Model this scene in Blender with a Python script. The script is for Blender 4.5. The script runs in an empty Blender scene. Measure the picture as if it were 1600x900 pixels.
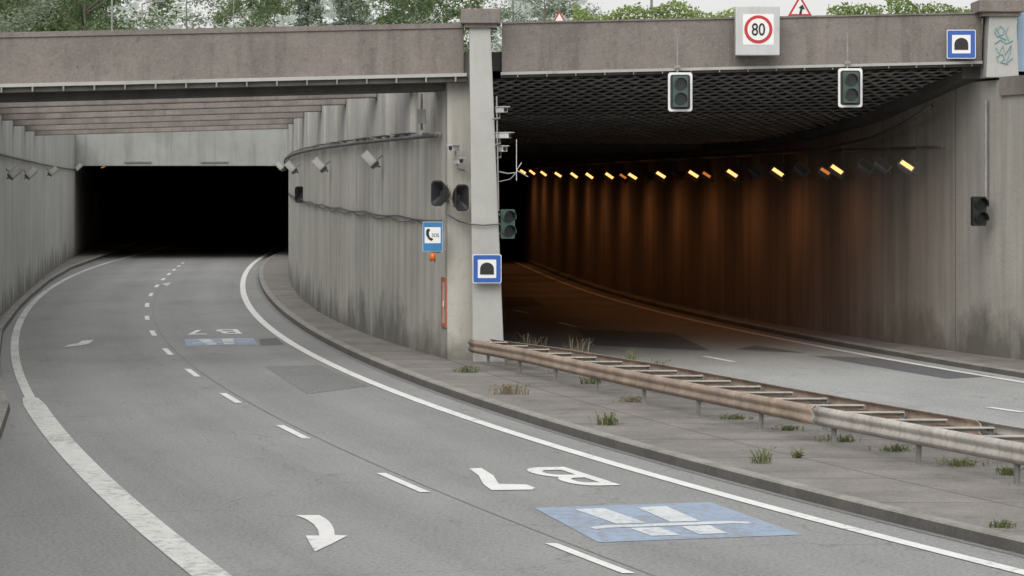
import bpy, bmesh, math, random
import numpy as np
from mathutils import Vector, Matrix
random.seed(7)
R=random.Random(11)
F=5000.;H=3.2;HY=292.
def gp(x,y,z=0.0):
    d=(H-z)/(y-HY); return ((x-800)*d, F*d)
def at(x,y,Y): return Vector(((x-800)*Y/F, Y, H-(y-HY)*Y/F))
scene=bpy.context.scene
col=scene.collection

# ---------------------------------------------------------------- curves of the road geometry: X as function of Y (metres)
class Curve:
    def __init__(s,pts,deg=4):
        pts=sorted(pts,key=lambda p:p[1]); s.x=[p[0] for p in pts]; s.y=[p[1] for p in pts]
        s.m=np.mean(s.y); s.sc=np.std(s.y)
        s.c=np.polyfit((np.array(s.y)-s.m)/s.sc,s.x,deg); s.y0=s.y[0]; s.y1=s.y[-1]
    def raw(s,Y): return float(np.polyval(s.c,(Y-s.m)/s.sc))
    def __call__(s,Y):
        if Y<s.y0: return s.raw(s.y0)-(s.raw(s.y0+1)-s.raw(s.y0))*(s.y0-Y)
        if Y>s.y1: return s.raw(s.y1)+(s.raw(s.y1)-s.raw(s.y1-2))/2*(Y-s.y1)
        return s.raw(Y)
class Lin:
    def __init__(s,pts):
        s.p=sorted(pts,key=lambda p:p[1])
    def __call__(s,Y):
        p=s.p
        if Y<=p[0][1]: a,b=p[0],p[1]
        elif Y>=p[-1][1]: a,b=p[-2],p[-1]
        else:
            for a,b in zip(p[:-1],p[1:]):
                if a[1]<=Y<=b[1]: break
        return a[0]+(b[0]-a[0])*(Y-a[1])/(b[1]-a[1])
class Off:
    def __init__(s,c,o): s.c=c;s.o=o
    def __call__(s,Y): return s.c(Y)+s.o
G=lambda L,z=0.0:[gp(x,y,z) for x,y in L]
RL=Curve(G([(1510,875),(1240,800),(1040,750),(780,670),(610,610),(515,568),(460,540),(410,505),(388,470),(378,445),(385,425),(405,405)]))
DL=Curve(G([(975,897),(865,850),(668,770),(590,740),(485,686),(440,665),(375,630),(347,615),(310,589),(290,577),(265,555),(255,545),(240,525),(235,517),(232,500),(232,490),(232,475),(237,460),(250,440),(265,427),(285,412)]))
LL=Curve(G([(315,895),(215,800),(140,730),(88,680),(52,640),(28,590),(25,540),(35,500),(60,465),(100,437),(150,417),(185,406)]),5)
KR=Curve(G([(1600,868),(1150,752),(900,685),(760,640),(640,598),(560,562),(480,515),(430,485),(408,455),(405,430),(425,403)]))
KL=Lin(G([(0,690),(16,640),(3,600),(0,560),(5,520),(30,485),(50,465),(80,440),(112,421),(150,407)])+[(-6.1,33),(-5.9,27)])
WL=Curve(G([(0,478),(60,440),(113,412)],.12)+[(-11.6,70),(-9.8,58),(-19.5,141),(-8.0,44),(-6.9,30)],3)
WC=Curve(G([(738,572),(700,562),(640,545),(560,515),(500,490),(465,460),(455,440)],.12)+[(-8.6,123),(-9.75,141)],4)
RE=Curve(G([(1600,597),(1450,572),(1300,548),(1100,505),(950,463),(850,432),(790,403)]),3)
WR=Curve([(8.73,59),(7.35,64.7),(5.13,77.8),(3.67,91.7),(2.2,110),(.45,138)],3)
class WRc:
    def __call__(s,Y):
        if Y>=59: return WR(Y)
        return WR(59)+(59-Y)*0.30
WRR=WRc()
MR=Lin([(8.4,25),(5.9,35.3),(3.35,45),(.95,56),(.1,60)])
YB=lambda X:57.0+.2*X
ZT=lambda X:6.14+.031*X
ZL=lambda X:5.225+.0306*X
def solve(fn,x,lo,hi):
    best=None
    for i in range(400):
        Y=lo+(hi-lo)*i/399; e=abs(800+F*fn(Y)/Y-x)
        if best is None or e<best[0]: best=(e,Y)
    return best[1]

# ---------------------------------------------------------------- node helpers
def newmat(name):
    m=bpy.data.materials.new(name); m.use_nodes=True; nt=m.node_tree
    b=nt.nodes['Principled BSDF']; return m,nt,b
def setin(nt,sock,v):
    if isinstance(v,bpy.types.NodeSocket): nt.links.new(v,sock)
    elif isinstance(v,(tuple,list)):
        sock.default_value=tuple(v)+(1.0,) if len(v)==3 and sock.type=='RGBA' else tuple(v)
    else: sock.default_value=v
def mth(nt,op,a,b=None,c=None,clamp=False):
    n=nt.nodes.new('ShaderNodeMath'); n.operation=op; n.use_clamp=clamp
    setin(nt,n.inputs[0],a)
    if b is not None: setin(nt,n.inputs[1],b)
    if c is not None: setin(nt,n.inputs[2],c)
    return n.outputs[0]
def mixc(nt,f,a,b,blend='MIX'):
    n=nt.nodes.new('ShaderNodeMix'); n.data_type='RGBA'; n.blend_type=blend
    setin(nt,n.inputs[0],f); setin(nt,n.inputs[6],a); setin(nt,n.inputs[7],b); return n.outputs[2]
def rng(nt,v,a,b,c=0.,d=1.):
    n=nt.nodes.new('ShaderNodeMapRange'); setin(nt,n.inputs[0],v)
    for i,q in enumerate((a,b,c,d)): n.inputs[i+1].default_value=q
    return n.outputs[0]
def vscale(nt,vec,s,loc=(0,0,0)):
    n=nt.nodes.new('ShaderNodeMapping'); setin(nt,n.inputs[0],vec); n.inputs['Scale'].default_value=s; n.inputs['Location'].default_value=loc
    return n.outputs[0]
def noise(nt,vec,scale,detail=4,rough=.55):
    n=nt.nodes.new('ShaderNodeTexNoise'); setin(nt,n.inputs['Vector'],vec); n.inputs['Scale'].default_value=scale
    n.inputs['Detail'].default_value=detail; n.inputs['Roughness'].default_value=rough; return n.outputs['Fac']
def bump(nt,b,h,strength=.3,dist=.02):
    n=nt.nodes.new('ShaderNodeBump'); n.inputs['Strength'].default_value=strength; n.inputs['Distance'].default_value=dist
    setin(nt,n.inputs['Height'],h); nt.links.new(n.outputs[0],b.inputs['Normal'])
def pos(nt): return nt.nodes.new('ShaderNodeNewGeometry').outputs['Position']
def uv(nt): return nt.nodes.new('ShaderNodeTexCoord').outputs['UV']
def objc(nt): return nt.nodes.new('ShaderNodeTexCoord').outputs['Object']
def sep(nt,v):
    n=nt.nodes.new('ShaderNodeSeparateXYZ'); setin(nt,n.inputs[0],v); return n.outputs
def sc(c,k): return tuple(q*k for q in c)

def simple(name,c,rough=.6,metal=0,var=.25,nscale=6,bmp=.0,dirt=None):
    m,nt,b=newmat(name); v=objc(nt)
    f=noise(nt,v,nscale,5,.6); f=rng(nt,f,.3,.7)
    cc=mixc(nt,f,sc(c,1-var),sc(c,1+var))
    if dirt:
        g=noise(nt,vscale(nt,v,(9,9,1.2)),1.5,5,.65); cc=mixc(nt,rng(nt,g,.48,.75,0,.8),cc,dirt)
    setin(nt,b.inputs['Base Color'],cc); b.inputs['Roughness'].default_value=rough; b.inputs['Metallic'].default_value=metal
    if bmp: bump(nt,b,noise(nt,v,nscale*6,3),bmp,.01)
    return m
def emis(name,c,s):
    m,nt,b=newmat(name); v=objc(nt)
    cc=mixc(nt,noise(nt,v,8,2),sc(c,.85),c)
    setin(nt,b.inputs['Base Color'],cc); setin(nt,b.inputs['Emission Color'],cc); b.inputs['Emission Strength'].default_value=s
    return m

def wallmat(name,c,stain,top=4.3,soot_shade=None,seed=0.,rib=.0,joint=2.5,streak=.7,ribs=1.2,ribc=0.):
    m,nt,b=newmat(name); u=uv(nt); s=sep(nt,u)
    big=noise(nt,vscale(nt,u,(.25,.35,1),(seed,0,0)),1.,5,.6)
    cc=mixc(nt,rng(nt,big,.3,.7),sc(c,.84),sc(c,1.1))
    st=noise(nt,vscale(nt,u,(1.3,.10,1),(seed*3,2,0)),1.,6,.6)
    st2=noise(nt,vscale(nt,u,(5.,.22,1),(seed*5,4,0)),1.,5,.6)
    topm=rng(nt,s[1],.8,top,.45,1.)
    f=mth(nt,'MULTIPLY',rng(nt,st,.45,.75),topm)
    cc=mixc(nt,mth(nt,'MULTIPLY',f,streak),cc,stain)
    cc=mixc(nt,mth(nt,'MULTIPLY',rng(nt,st2,.48,.75),streak*.6),cc,sc(stain,.8))
    st3=noise(nt,vscale(nt,u,(2.2,.12,1),(seed+9,7,0)),1.,4,.6)
    cc=mixc(nt,rng(nt,st3,.55,.8,0,.4),cc,sc(c,1.25))
    sp=noise(nt,vscale(nt,u,(6,6,1),(seed+2,3,0)),1.,6,.7)
    cc=mixc(nt,rng(nt,sp,.55,.8,0,.45),cc,stain)
    fn=noise(nt,vscale(nt,u,(.7,.5,1),(seed,1,0)),1.,5,.65)
    foot=rng(nt,mth(nt,'SUBTRACT',s[1],mth(nt,'MULTIPLY',rng(nt,fn,.35,.75),1.1)),-.25,.45,.75,0.)
    cc=mixc(nt,foot,cc,(.075,.073,.055))
    fr=mth(nt,'FRACT',mth(nt,'DIVIDE',s[0],joint))
    j=mth(nt,'LESS_THAN',fr,.014)
    cc=mixc(nt,mth(nt,'MULTIPLY',j,.6),cc,sc(stain,.5))
    if soot_shade:
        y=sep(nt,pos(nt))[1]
        cc=mixc(nt,rng(nt,y,soot_shade[0],soot_shade[1]),cc,mixc(nt,rng(nt,st,.35,.7),sc(soot_shade[2],1.3),sc(soot_shade[2],.55)))  # soot and fading daylight both painted into the colour, darker further inside
    setin(nt,b.inputs['Base Color'],cc); b.inputs['Roughness'].default_value=.88
    fine=noise(nt,vscale(nt,u,(14,14,1)),1.,4,.6)
    h=mth(nt,'ADD',fine,mth(nt,'MULTIPLY',j,-3.))
    if rib:
        h=mth(nt,'ADD',h,mth(nt,'MULTIPLY',mth(nt,'SINE',mth(nt,'MULTIPLY',s[0],2*math.pi/rib)),ribs))
    bump(nt,b,h,.5,.02)
    return m

def concmat(name,c,stain,seed=0.,fz=.5,lo=.45,li_=.55,grain=1.):
    m,nt,b=newmat(name); p=vscale(nt,pos(nt),(1,1,1),(seed,seed,0))
    big=noise(nt,p,.7,6,.65); cc=mixc(nt,rng(nt,big,.3,.7),sc(c,.78+.1*(1-grain)),sc(c,1.18-.08*(1-grain)))
    st=noise(nt,vscale(nt,p,(2.2,1,.22)),1.,6,.65); cc=mixc(nt,rng(nt,st,lo,.74,0,.8),cc,stain)
    sp=noise(nt,p,9,5,.7); cc=mixc(nt,rng(nt,sp,.55,.75,0,.5*grain),cc,sc(stain,.7))
    li=noise(nt,vscale(nt,p,(1,1,1),(5,5,5)),3.2,5,.7); cc=mixc(nt,rng(nt,li,.58,.75,0,li_),cc,sc(c,1.5))
    if grain>.5:
        gr=noise(nt,p,24,4,.8); cc=mixc(nt,rng(nt,gr,.5,.68,0,.5),cc,sc(c,.5))
        gr2=noise(nt,vscale(nt,p,(1,1,1),(2,2,2)),20,4,.8); cc=mixc(nt,rng(nt,gr2,.52,.7,0,.4),cc,sc(c,1.6))
    setin(nt,b.inputs['Base Color'],cc); b.inputs['Roughness'].default_value=.9
    bump(nt,b,noise(nt,p,18,5,.65),.4*grain+.08,.02)
    return m

def asphalt(name,c,seed=0.,tracks=True,dark=None):
    m,nt,b=newmat(name); u=uv(nt); s=sep(nt,u); p=vscale(nt,pos(nt),(1,1,1),(seed,0,0))
    big=noise(nt,vscale(nt,p,(.4,.14,1)),1.,6,.65); cc=mixc(nt,rng(nt,big,.32,.68),sc(c,.72),sc(c,1.24))
    ln=noise(nt,vscale(nt,u,(2.8,.05,1)),1.,4,.6); cc=mixc(nt,rng(nt,ln,.45,.7,0,.5),cc,sc(c,.64))
    if tracks:
        w=mth(nt,'COSINE',mth(nt,'MULTIPLY',s[0],2*math.pi/1.65)); cc=mixc(nt,rng(nt,w,-1,1,0,.35),cc,sc(c,1.45))
        cc=mixc(nt,rng(nt,s[0],-3.9,-3.35,.4,0.),cc,sc(c,.5))
    g=noise(nt,p,30,5,.8); cc=mixc(nt,rng(nt,g,.42,.66,0,.8),cc,sc(c,1.8))
    g2=noise(nt,vscale(nt,p,(1,1,1),(3,1,0)),19,5,.8); cc=mixc(nt,rng(nt,g2,.48,.7,0,.85),cc,sc(c,.4))
    bl=noise(nt,vscale(nt,p,(1.2,.5,1),(8,1,0)),1.,5,.7); cc=mixc(nt,rng(nt,bl,.6,.72,0,.35),cc,sc(c,.5))
    vo=nt.nodes.new('ShaderNodeTexVoronoi'); vo.feature='DISTANCE_TO_EDGE'; vo.inputs['Scale'].default_value=.22
    wp=nt.nodes.new('ShaderNodeTexNoise'); wp.inputs['Scale'].default_value=1.3; nt.links.new(p,wp.inputs['Vector'])
    ad=nt.nodes.new('ShaderNodeVectorMath'); ad.operation='ADD'; nt.links.new(p,ad.inputs[0]); nt.links.new(wp.outputs['Color'],ad.inputs[1])
    nt.links.new(ad.outputs[0],vo.inputs['Vector'])
    cr=rng(nt,vo.outputs['Distance'],.0,.005,1,0); cc=mixc(nt,mth(nt,'MULTIPLY',cr,.4),cc,sc(c,.3))
    if dark: cc=mixc(nt,rng(nt,sep(nt,pos(nt))[1],dark[0],dark[1]),cc,mixc(nt,rng(nt,big,.3,.7),sc(dark[2],.75),sc(dark[2],1.3)))  # tunnel shade, along with soot, blended into the asphalt colour by depth
    setin(nt,b.inputs['Base Color'],cc); b.inputs['Roughness'].default_value=.8; b.inputs['Specular IOR Level'].default_value=.4
    bump(nt,b,noise(nt,p,45,3,.7),.4,.01)
    return m
def paint(name,c,under,wear=.56,seed=0.,mx=.75):
    m,nt,b=newmat(name); p=vscale(nt,pos(nt),(1,.6,1),(seed,0,0))
    n1=noise(nt,p,9,7,.75); n2=noise(nt,p,.8,3)
    f=mth(nt,'ADD',n1,mth(nt,'MULTIPLY',mth(nt,'SUBTRACT',n2,.5),.45))
    cc=mixc(nt,rng(nt,f,wear,wear+.10,0,mx),mixc(nt,rng(nt,noise(nt,p,3,4),.3,.7),sc(c,.84),c),under)
    setin(nt,b.inputs['Base Color'],cc); b.inputs['Roughness'].default_value=.7
    return m

M={}
M['wallL']=wallmat('concrete_wall_stained_left',(.41,.41,.385),(.19,.187,.165),seed=2,rib=.55,ribs=2.2)
M['wallC']=wallmat('concrete_wall_stained_center',(.42,.41,.37),(.19,.18,.15),seed=5,rib=.75,joint=1.5,soot_shade=(128,150,(.08,.075,.07)),ribs=1.2)
M['wallR']=wallmat('concrete_wall_tunnel',(.38,.365,.33),(.18,.17,.145),seed=8,soot_shade=(59.5,68,(.21,.155,.12)),joint=4.2)
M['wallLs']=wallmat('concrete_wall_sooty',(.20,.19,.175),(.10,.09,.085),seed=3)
M['lintel']=concmat('concrete_lintel',(.25,.26,.245),(.14,.14,.13),seed=3,lo=.5,li_=.2,grain=.4)
M['pilaster']=concmat('concrete_pilaster',(.38,.375,.345),(.19,.185,.16),seed=3,lo=.5,li_=.2,grain=.4)
M['parapet']=concmat('concrete_parapet_weathered',(.190,.168,.152),(.08,.071,.063),seed=1,lo=.5)
M['beam']=concmat('concrete_strut',(.205,.18,.163),(.09,.08,.073),seed=7,li_=.3)
M['pillar']=concmat('concrete_pillar',(.36,.36,.34),(.24,.235,.21),seed=4,lo=.56,li_=.15,grain=.15)
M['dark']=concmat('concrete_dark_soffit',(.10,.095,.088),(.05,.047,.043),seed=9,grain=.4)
M['deep']=simple('ceiling_void_dark',(.16,.16,.158),.9)
M['louver']=simple('louver_grey',(.235,.24,.235),.7,0,.2,.9)
M['kerb']=concmat('kerb_stone',(.26,.25,.225),(.12,.115,.10),seed=6)
M['kerbf']=concmat('kerb_face_dark',(.10,.095,.085),(.05,.047,.042),seed=6,li_=.2)  # kerb stone colour scaled darker for the upright face
AC=(.190,.192,.190)
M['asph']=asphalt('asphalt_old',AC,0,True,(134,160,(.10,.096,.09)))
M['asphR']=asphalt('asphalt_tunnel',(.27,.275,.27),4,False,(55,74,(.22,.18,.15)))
M['patch']=asphalt('asphalt_patch',(.10,.102,.105),2,False)
M['patchm']=asphalt('asphalt_patch_mid',(.165,.167,.168),7,False)
M['white']=paint('road_paint_white',(.69,.69,.67),AC,.59)
M['whitew']=paint('road_paint_white_worn',(.60,.60,.57),AC,.50,3,.6)
M['whites']=paint('road_symbol_white_worn',(.56,.59,.60),(.27,.32,.38),.50,8)
M['bluep']=paint('road_paint_blue_faded',(.265,.335,.44),(.2,.21,.23),.50,5)
def pavemat():
    m,nt,b=newmat('pavement_slabs'); u=uv(nt); s=sep(nt,u); p=pos(nt); c=(.185,.172,.158)
    big=noise(nt,p,.8,6,.65); cc=mixc(nt,rng(nt,big,.3,.7),sc(c,.65),sc(c,1.3))
    g=noise(nt,p,18,5,.8); cc=mixc(nt,rng(nt,g,.48,.7,0,.75),cc,sc(c,.42))
    g3=noise(nt,vscale(nt,p,(1,1,1),(4,4,0)),26,5,.8); cc=mixc(nt,rng(nt,g3,.5,.7,0,.6),cc,sc(c,1.7))
    j=mth(nt,'LESS_THAN',mth(nt,'FRACT',mth(nt,'DIVIDE',s[1],2.6)),.02); cc=mixc(nt,mth(nt,'MULTIPLY',j,.6),cc,(.05,.05,.04))
    j2=mth(nt,'LESS_THAN',mth(nt,'ABSOLUTE',mth(nt,'SUBTRACT',s[0],1.35)),.02); cc=mixc(nt,mth(nt,'MULTIPLY',j2,.6),cc,(.05,.05,.04))
    ms=noise(nt,p,2.1,6,.7); cc=mixc(nt,rng(nt,ms,.56,.7,0,.65),cc,(.06,.06,.042))
    setin(nt,b.inputs['Base Color'],cc); b.inputs['Roughness'].default_value=.92
    bump(nt,b,mth(nt,'ADD',g,mth(nt,'MULTIPLY',j,-2)),.5,.02); return m
M['pave']=pavemat()
M['grass']=simple('grass_ground',(.07,.09,.035),.95,0,.4,.6,.3)
M['galv']=simple('galvanised_steel',(.42,.42,.41),.55,.1,.15,4,0,(.22,.20,.17))
M['rust']=simple('rusty_steel',(.30,.235,.185),.75,.0,.3,2,.1,(.17,.10,.065))
M['rustl']=simple('rail_light',(.40,.38,.345),.6,.0,.2,2,.05,(.22,.16,.12))
M['steel']=simple('grey_steel',(.20,.20,.19),.55,.1,.25,7,0,(.10,.09,.08))
M['pipe']=simple('dark_conduit',(.085,.082,.077),.6,.1,.3,5)
M['rod']=simple('grey_rod',(.26,.25,.24),.6,.2,.2,5)
M['lgrey']=simple('sign_housing_grey',(.44,.45,.45),.5,0,.06,2,0,(.36,.36,.35))
M['wsign']=simple('sign_white',(.68,.68,.67),.45,0,.04,3)
M['blk']=simple('sign_black',(.010,.010,.011),.6,0,.2,5)
M['red']=simple('sign_red',(.42,.02,.025),.45,0,.08,5)
M['blue']=simple('sign_blue',(.018,.085,.34),.4,0,.1,4)
M['blue2']=simple('sos_blue',(.02,.16,.36),.4,0,.1,4)
M['green']=simple('traffic_light_green',(.042,.075,.065),.5,0,.15,6)
M['black']=simple('traffic_light_black',(.018,.02,.02),.5,0,.15,6)
M['lens']=simple('dark_lens',(.012,.020,.018),.2,0,.3,9)
M['orange']=simple('orange_beacon',(.60,.13,.02),.35,0,.1,5)
M['redo']=simple('cabinet_orange_red',(.36,.11,.06),.7,0,.25,5)
M['glass']=simple('lamp_glass_grey',(.24,.23,.20),.25,0,.15,6)
M['glow']=emis('sodium_lamp_face',(1.0,.50,.16),2.1)
M['glowd']=emis('sodium_lamp_face_dim',(1.0,.30,.06),.6)
M['bark']=simple('bark',(.14,.13,.11),.95,0,.3,4,.3)
M['cabin']=simple('cable_grey',(.09,.09,.088),.7,0,.2,4)
M['graf']=simple('graffiti_teal',(.15,.34,.38),.7,0,.15,6)
M['panelglass']=simple('noise_barrier_panel',(.30,.42,.56),.2,0,.08,.8)
def leafmat(name,c1,c2):
    m,nt,b=newmat(name); p=pos(nt)
    f=noise(nt,p,.55,4,.6); g=noise(nt,p,5,2)
    cc=mixc(nt,rng(nt,f,.35,.65),c1,c2); cc=mixc(nt,rng(nt,g,.35,.7,0,.45),cc,sc(c2,1.25))
    setin(nt,b.inputs['Base Color'],cc); b.inputs['Roughness'].default_value=.7
    tr=nt.nodes.new('ShaderNodeBsdfTranslucent'); setin(nt,tr.inputs[0],cc)
    mx=nt.nodes.new('ShaderNodeMixShader'); mx.inputs[0].default_value=.4
    nt.links.new(b.outputs[0],mx.inputs[1]); nt.links.new(tr.outputs[0],mx.inputs[2])
    nt.links.new(mx.outputs[0],nt.nodes['Material Output'].inputs[0]); return m
M['leafa']=leafmat('foliage_green',(.09,.13,.06),(.175,.24,.11))  # air haze painted in: tree leaf colours are greyed and lightened
M['leafb']=leafmat('foliage_grey_green',(.16,.195,.145),(.26,.31,.22))
M['leafc']=leafmat('foliage_dark_needles',(.12,.155,.125),(.20,.245,.18))
M['hedge']=leafmat('hedge_foliage',(.12,.18,.05),(.26,.34,.11))
M['weed']=leafmat('weed_foliage',(.08,.11,.04),(.18,.21,.09))
M['dry']=leafmat('dry_stalks',(.16,.13,.08),(.26,.22,.14))

# ---------------------------------------------------------------- object helpers
def link(o): col.objects.link(o); return o
def par(o,p,world):
    if p is not None:
        o.parent=p
        if world: o.matrix_parent_inverse=Matrix.Translation(-Vector(p.location))
def mk(name,verts,faces,mat,parent=None,world=True,uvs=None,smooth=False,label=None):
    me=bpy.data.meshes.new(name); me.from_pydata([tuple(v) for v in verts],[],faces); me.update()
    if uvs is not None:
        ul=me.uv_layers.new(name='UVMap')
        for l in me.loops: ul.data[l.index].uv=uvs[l.vertex_index]
    me.materials.append(mat)
    if smooth:
        for p in me.polygons: p.use_smooth=True
    o=link(bpy.data.objects.new(name,me)); par(o,parent,world)
    if label: o['label']=label
    return o
def thing(name,loc,label,cat,group=None,rotz=0.):
    e=link(bpy.data.objects.new(name,None)); e.location=loc; e.rotation_euler=(0,0,rotz); e.empty_display_size=.2
    e['label']=label; e['category']=cat
    if group: e['group']=group
    return e
def tag(o,label,cat,group=None):
    o['label']=label;o['category']=cat
    if group:o['group']=group
    return o
def struct(o): o['kind']='structure'; return o
class MB:
    def __init__(s): s.v=[];s.f=[]
    def box(s,c,d,rot=None):
        c=Vector(c);n=len(s.v)
        for x in(-.5,.5):
            for y in(-.5,.5):
                for z in(-.5,.5):
                    p=Vector((x*d[0],y*d[1],z*d[2]))
                    if rot is not None:p=rot@p
                    s.v.append(c+p)
        for q in((0,1,3,2),(4,6,7,5),(0,4,5,1),(2,3,7,6),(0,2,6,4),(1,5,7,3)): s.f.append(tuple(n+i for i in q))
        return s
    def frus(s,pts):
        n=len(s.v); s.v+= [Vector(p) for p in pts]
        for q in((3,2,1,0),(4,5,6,7),(0,1,5,4),(1,2,6,5),(2,3,7,6),(3,0,4,7)): s.f.append(tuple(n+i for i in q))
        return s
    def tube(s,pts,r,seg=8,cap=True):
        pts=[Vector(p) for p in pts]; rr=r if isinstance(r,(list,tuple)) else [r]*len(pts)
        n=len(s.v)
        for i,p in enumerate(pts):
            a=pts[max(0,i-1)];b=pts[min(len(pts)-1,i+1)]; t=(b-a)
            if t.length<1e-9:t=Vector((0,0,1))
            t.normalize(); up=Vector((0,0,1)) if abs(t.z)<.95 else Vector((1,0,0))
            e1=t.cross(up).normalized(); e2=t.cross(e1)
            for k in range(seg):
                an=2*math.pi*k/seg; s.v.append(p+(e1*math.cos(an)+e2*math.sin(an))*rr[i])
        for i in range(len(pts)-1):
            for k in range(seg):
                a=n+i*seg+k;b=n+i*seg+(k+1)%seg; s.f.append((a,b,b+seg,a+seg))
        if cap:
            s.f.append(tuple(n+k for k in range(seg))[::-1]); s.f.append(tuple(n+(len(pts)-1)*seg+k for k in range(seg)))
        return s
    def prism(s,poly,y0,y1):
        n=len(s.v);k=len(poly)
        for y in(y0,y1):
            for (x,z) in poly:s.v.append(Vector((x,y,z)))
        s.f.append(tuple(n+i for i in range(k))); s.f.append(tuple(n+k+i for i in range(k))[::-1])
        for i in range(k): s.f.append((n+i,n+k+i,n+k+(i+1)%k,n+(i+1)%k))
        return s
    def done(s,name,mat,parent=None,world=False,smooth=False,label=None,bevel=0):
        o=mk(name,s.v,s.f,mat,parent,world,None,smooth,label)
        bm=bmesh.new(); bm.from_mesh(o.data); bmesh.ops.recalc_face_normals(bm,faces=bm.faces[:])
        if bevel: bmesh.ops.bevel(bm,geom=bm.edges[:],offset=bevel,segments=2,profile=.6,affect='EDGES',clamp_overlap=True)
        bm.to_mesh(o.data); bm.free(); return o
def rrect(w,h,r,n=5,cx=0,cz=0):
    P=[]
    for (sx,sz,a0) in((1,1,0),(-1,1,90),(-1,-1,180),(1,-1,270)):
        for i in range(n+1):
            a=math.radians(a0+90*i/n); P.append((cx+sx*(w/2-r)+r*math.cos(a)*1.0,cz+sz*(h/2-r)+r*math.sin(a)))
    return P
def circ(r,cx=0,cz=0,n=32): return [(cx+r*math.cos(2*math.pi*i/n),cz+r*math.sin(2*math.pi*i/n)) for i in range(n)]
def textmesh(s,size,ext=.002,bold=0):
    cu=bpy.data.curves.new('txt','FONT'); cu.body=s; cu.size=size; cu.extrude=ext; cu.align_x='CENTER'; cu.align_y='CENTER'; cu.offset=bold
    o=bpy.data.objects.new('txt',cu); link(o); bpy.context.view_layer.update()
    me=bpy.data.meshes.new_from_object(o.evaluated_get(bpy.context.evaluated_depsgraph_get())); bpy.data.objects.remove(o); return me
def text_part(name,s,size,mat,parent,loc,sx=1.,bold=0):
    me=textmesh(s,size,.002,bold); me.name=name; me.materials.clear(); me.materials.append(mat)
    xs=[v.co.x for v in me.vertices]; ys=[v.co.y for v in me.vertices]; cx=(min(xs)+max(xs))/2; cy=(min(ys)+max(ys))/2
    for v in me.vertices: v.co=Vector(((v.co.x-cx)*sx,v.co.z*-1,(v.co.y-cy)))
    o=link(bpy.data.objects.new(name,me)); o.location=loc; o.parent=parent; return o
def ys(a,b,st):
    n=max(2,int(round((b-a)/st))+1); return [a+(b-a)*i/(n-1) for i in range(n)]
rd=math.radians

# ---------------------------------------------------------------- strips on the ground
def strip(name,fa,fb,Y0,Y1,z,mat,parent=None,cols=2,step=1.,ref=None,label=None):
    V=[];Fc=[];U=[];Y=ys(Y0,Y1,step)
    for y in Y:
        a=fa(y);b=fb(y)
        for k in range(cols):
            x=a+(b-a)*k/(cols-1); V.append((x,y,z)); U.append((x-(ref(y) if ref else 0),y))
    for i in range(len(Y)-1):
        for k in range(cols-1):
            q=i*cols+k; Fc.append((q,q+1,q+cols+1,q+cols))
    return mk(name,V,Fc,mat,parent,True,U,label=label)
def ribwall(name,fn,thick,zb,zt,Y0,Y1,mat,step=1.5,parent=None):
    V=[];Fc=[];U=[];Y=ys(Y0,Y1,step);arc=0;px=None
    for y in Y:
        x=fn(y)
        if px is not None: arc+=math.hypot(x-px[0],y-px[1])
        px=(x,y); zt_=zt(y) if callable(zt) else zt
        for (xx,z,du) in((x,zb,0),(x,zt_,0),(x+thick,zt_,-abs(thick)),(x+thick,zb,-abs(thick))): V.append((xx,y,z)); U.append((arc+du,z))
    for i in range(len(Y)-1):
        for k in range(3):
            q=i*4+k; Fc.append((q,q+4,q+5,q+1))
    e=(len(Y)-1)*4
    Fc.append((0,1,2,3)); Fc.append((e+3,e+2,e+1,e))
    return mk(name,V,Fc,mat,parent,True,U)

def terrain():
    V=[];Fc=[]
    def quadstrip(fa,fb,Y0,Y1,z,st=4):
        Y=ys(Y0,Y1,st);n=len(V)
        for y in Y: V.append((fa(y),y,z));V.append((fb(y),y,z))
        for i in range(len(Y)-1):
            q=n+2*i;Fc.append((q,q+1,q+3,q+2))
    quadstrip(lambda y:-700,lambda y:WL(y)-.3,-30,57,4.9)
    quadstrip(lambda y:-700,lambda y:WL(y)-.3,57,141.5,5.58)
    quadstrip(lambda y:WC(y)+.3,lambda y:700,61.5,141.5,5.58)
    quadstrip(lambda y:WRR(y)+.3,lambda y:700,-30,61.5,5.1)
    quadstrip(lambda y:-700,lambda y:700,141.5,1500,5.58,40)
    n=len(V); V.extend([(-700,-60,-.03),(700,-60,-.03),(700,1500,-.03),(-700,1500,-.03)]); Fc.append((n,n+1,n+2,n+3))
    return mk('ground',V,Fc,M['grass'])
struct(terrain())

# roads
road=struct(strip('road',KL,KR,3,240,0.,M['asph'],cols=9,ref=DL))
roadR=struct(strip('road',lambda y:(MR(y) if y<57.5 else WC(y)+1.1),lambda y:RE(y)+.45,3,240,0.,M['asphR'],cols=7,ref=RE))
strip('edge_line',Off(RL,-.085),Off(RL,.085),5,238,.008,M['white'],road)
strip('edge_line',Off(LL,-.08),Off(LL,.08),gp(0,622)[1],238,.008,M['whitew'],road)
yb_=gp(0,622)[1]
hw=lambda y:.165 if y<yb_-1.5 else .165-(y-yb_+1.5)/1.5*.05
strip('edge_line',lambda y:LL(y)-hw(y),lambda y:LL(y)+hw(y),5,yb_-.01,.008,M['whitew'],road,label='broad worn white edge line',step=.5)
strip('edge_line',Off(RE,-.08),Off(RE,.08),5,238,.008,M['white'],roadR)
for a,b in((897,850),(770,740),(686,665),(630,615),(589,577),(555,545),(525,517),(500,494),(480,474),(463,458),(449,445),(438,435),(430,427),(423,420.5),(417,415),(412,410.5)):
    Ya=gp(0,a)[1];Yb=gp(0,b)[1]
    strip('lane_dash',Off(DL,-.055),Off(DL,.055),Ya,Yb,.008,M['white'],road,step=.5)
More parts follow.
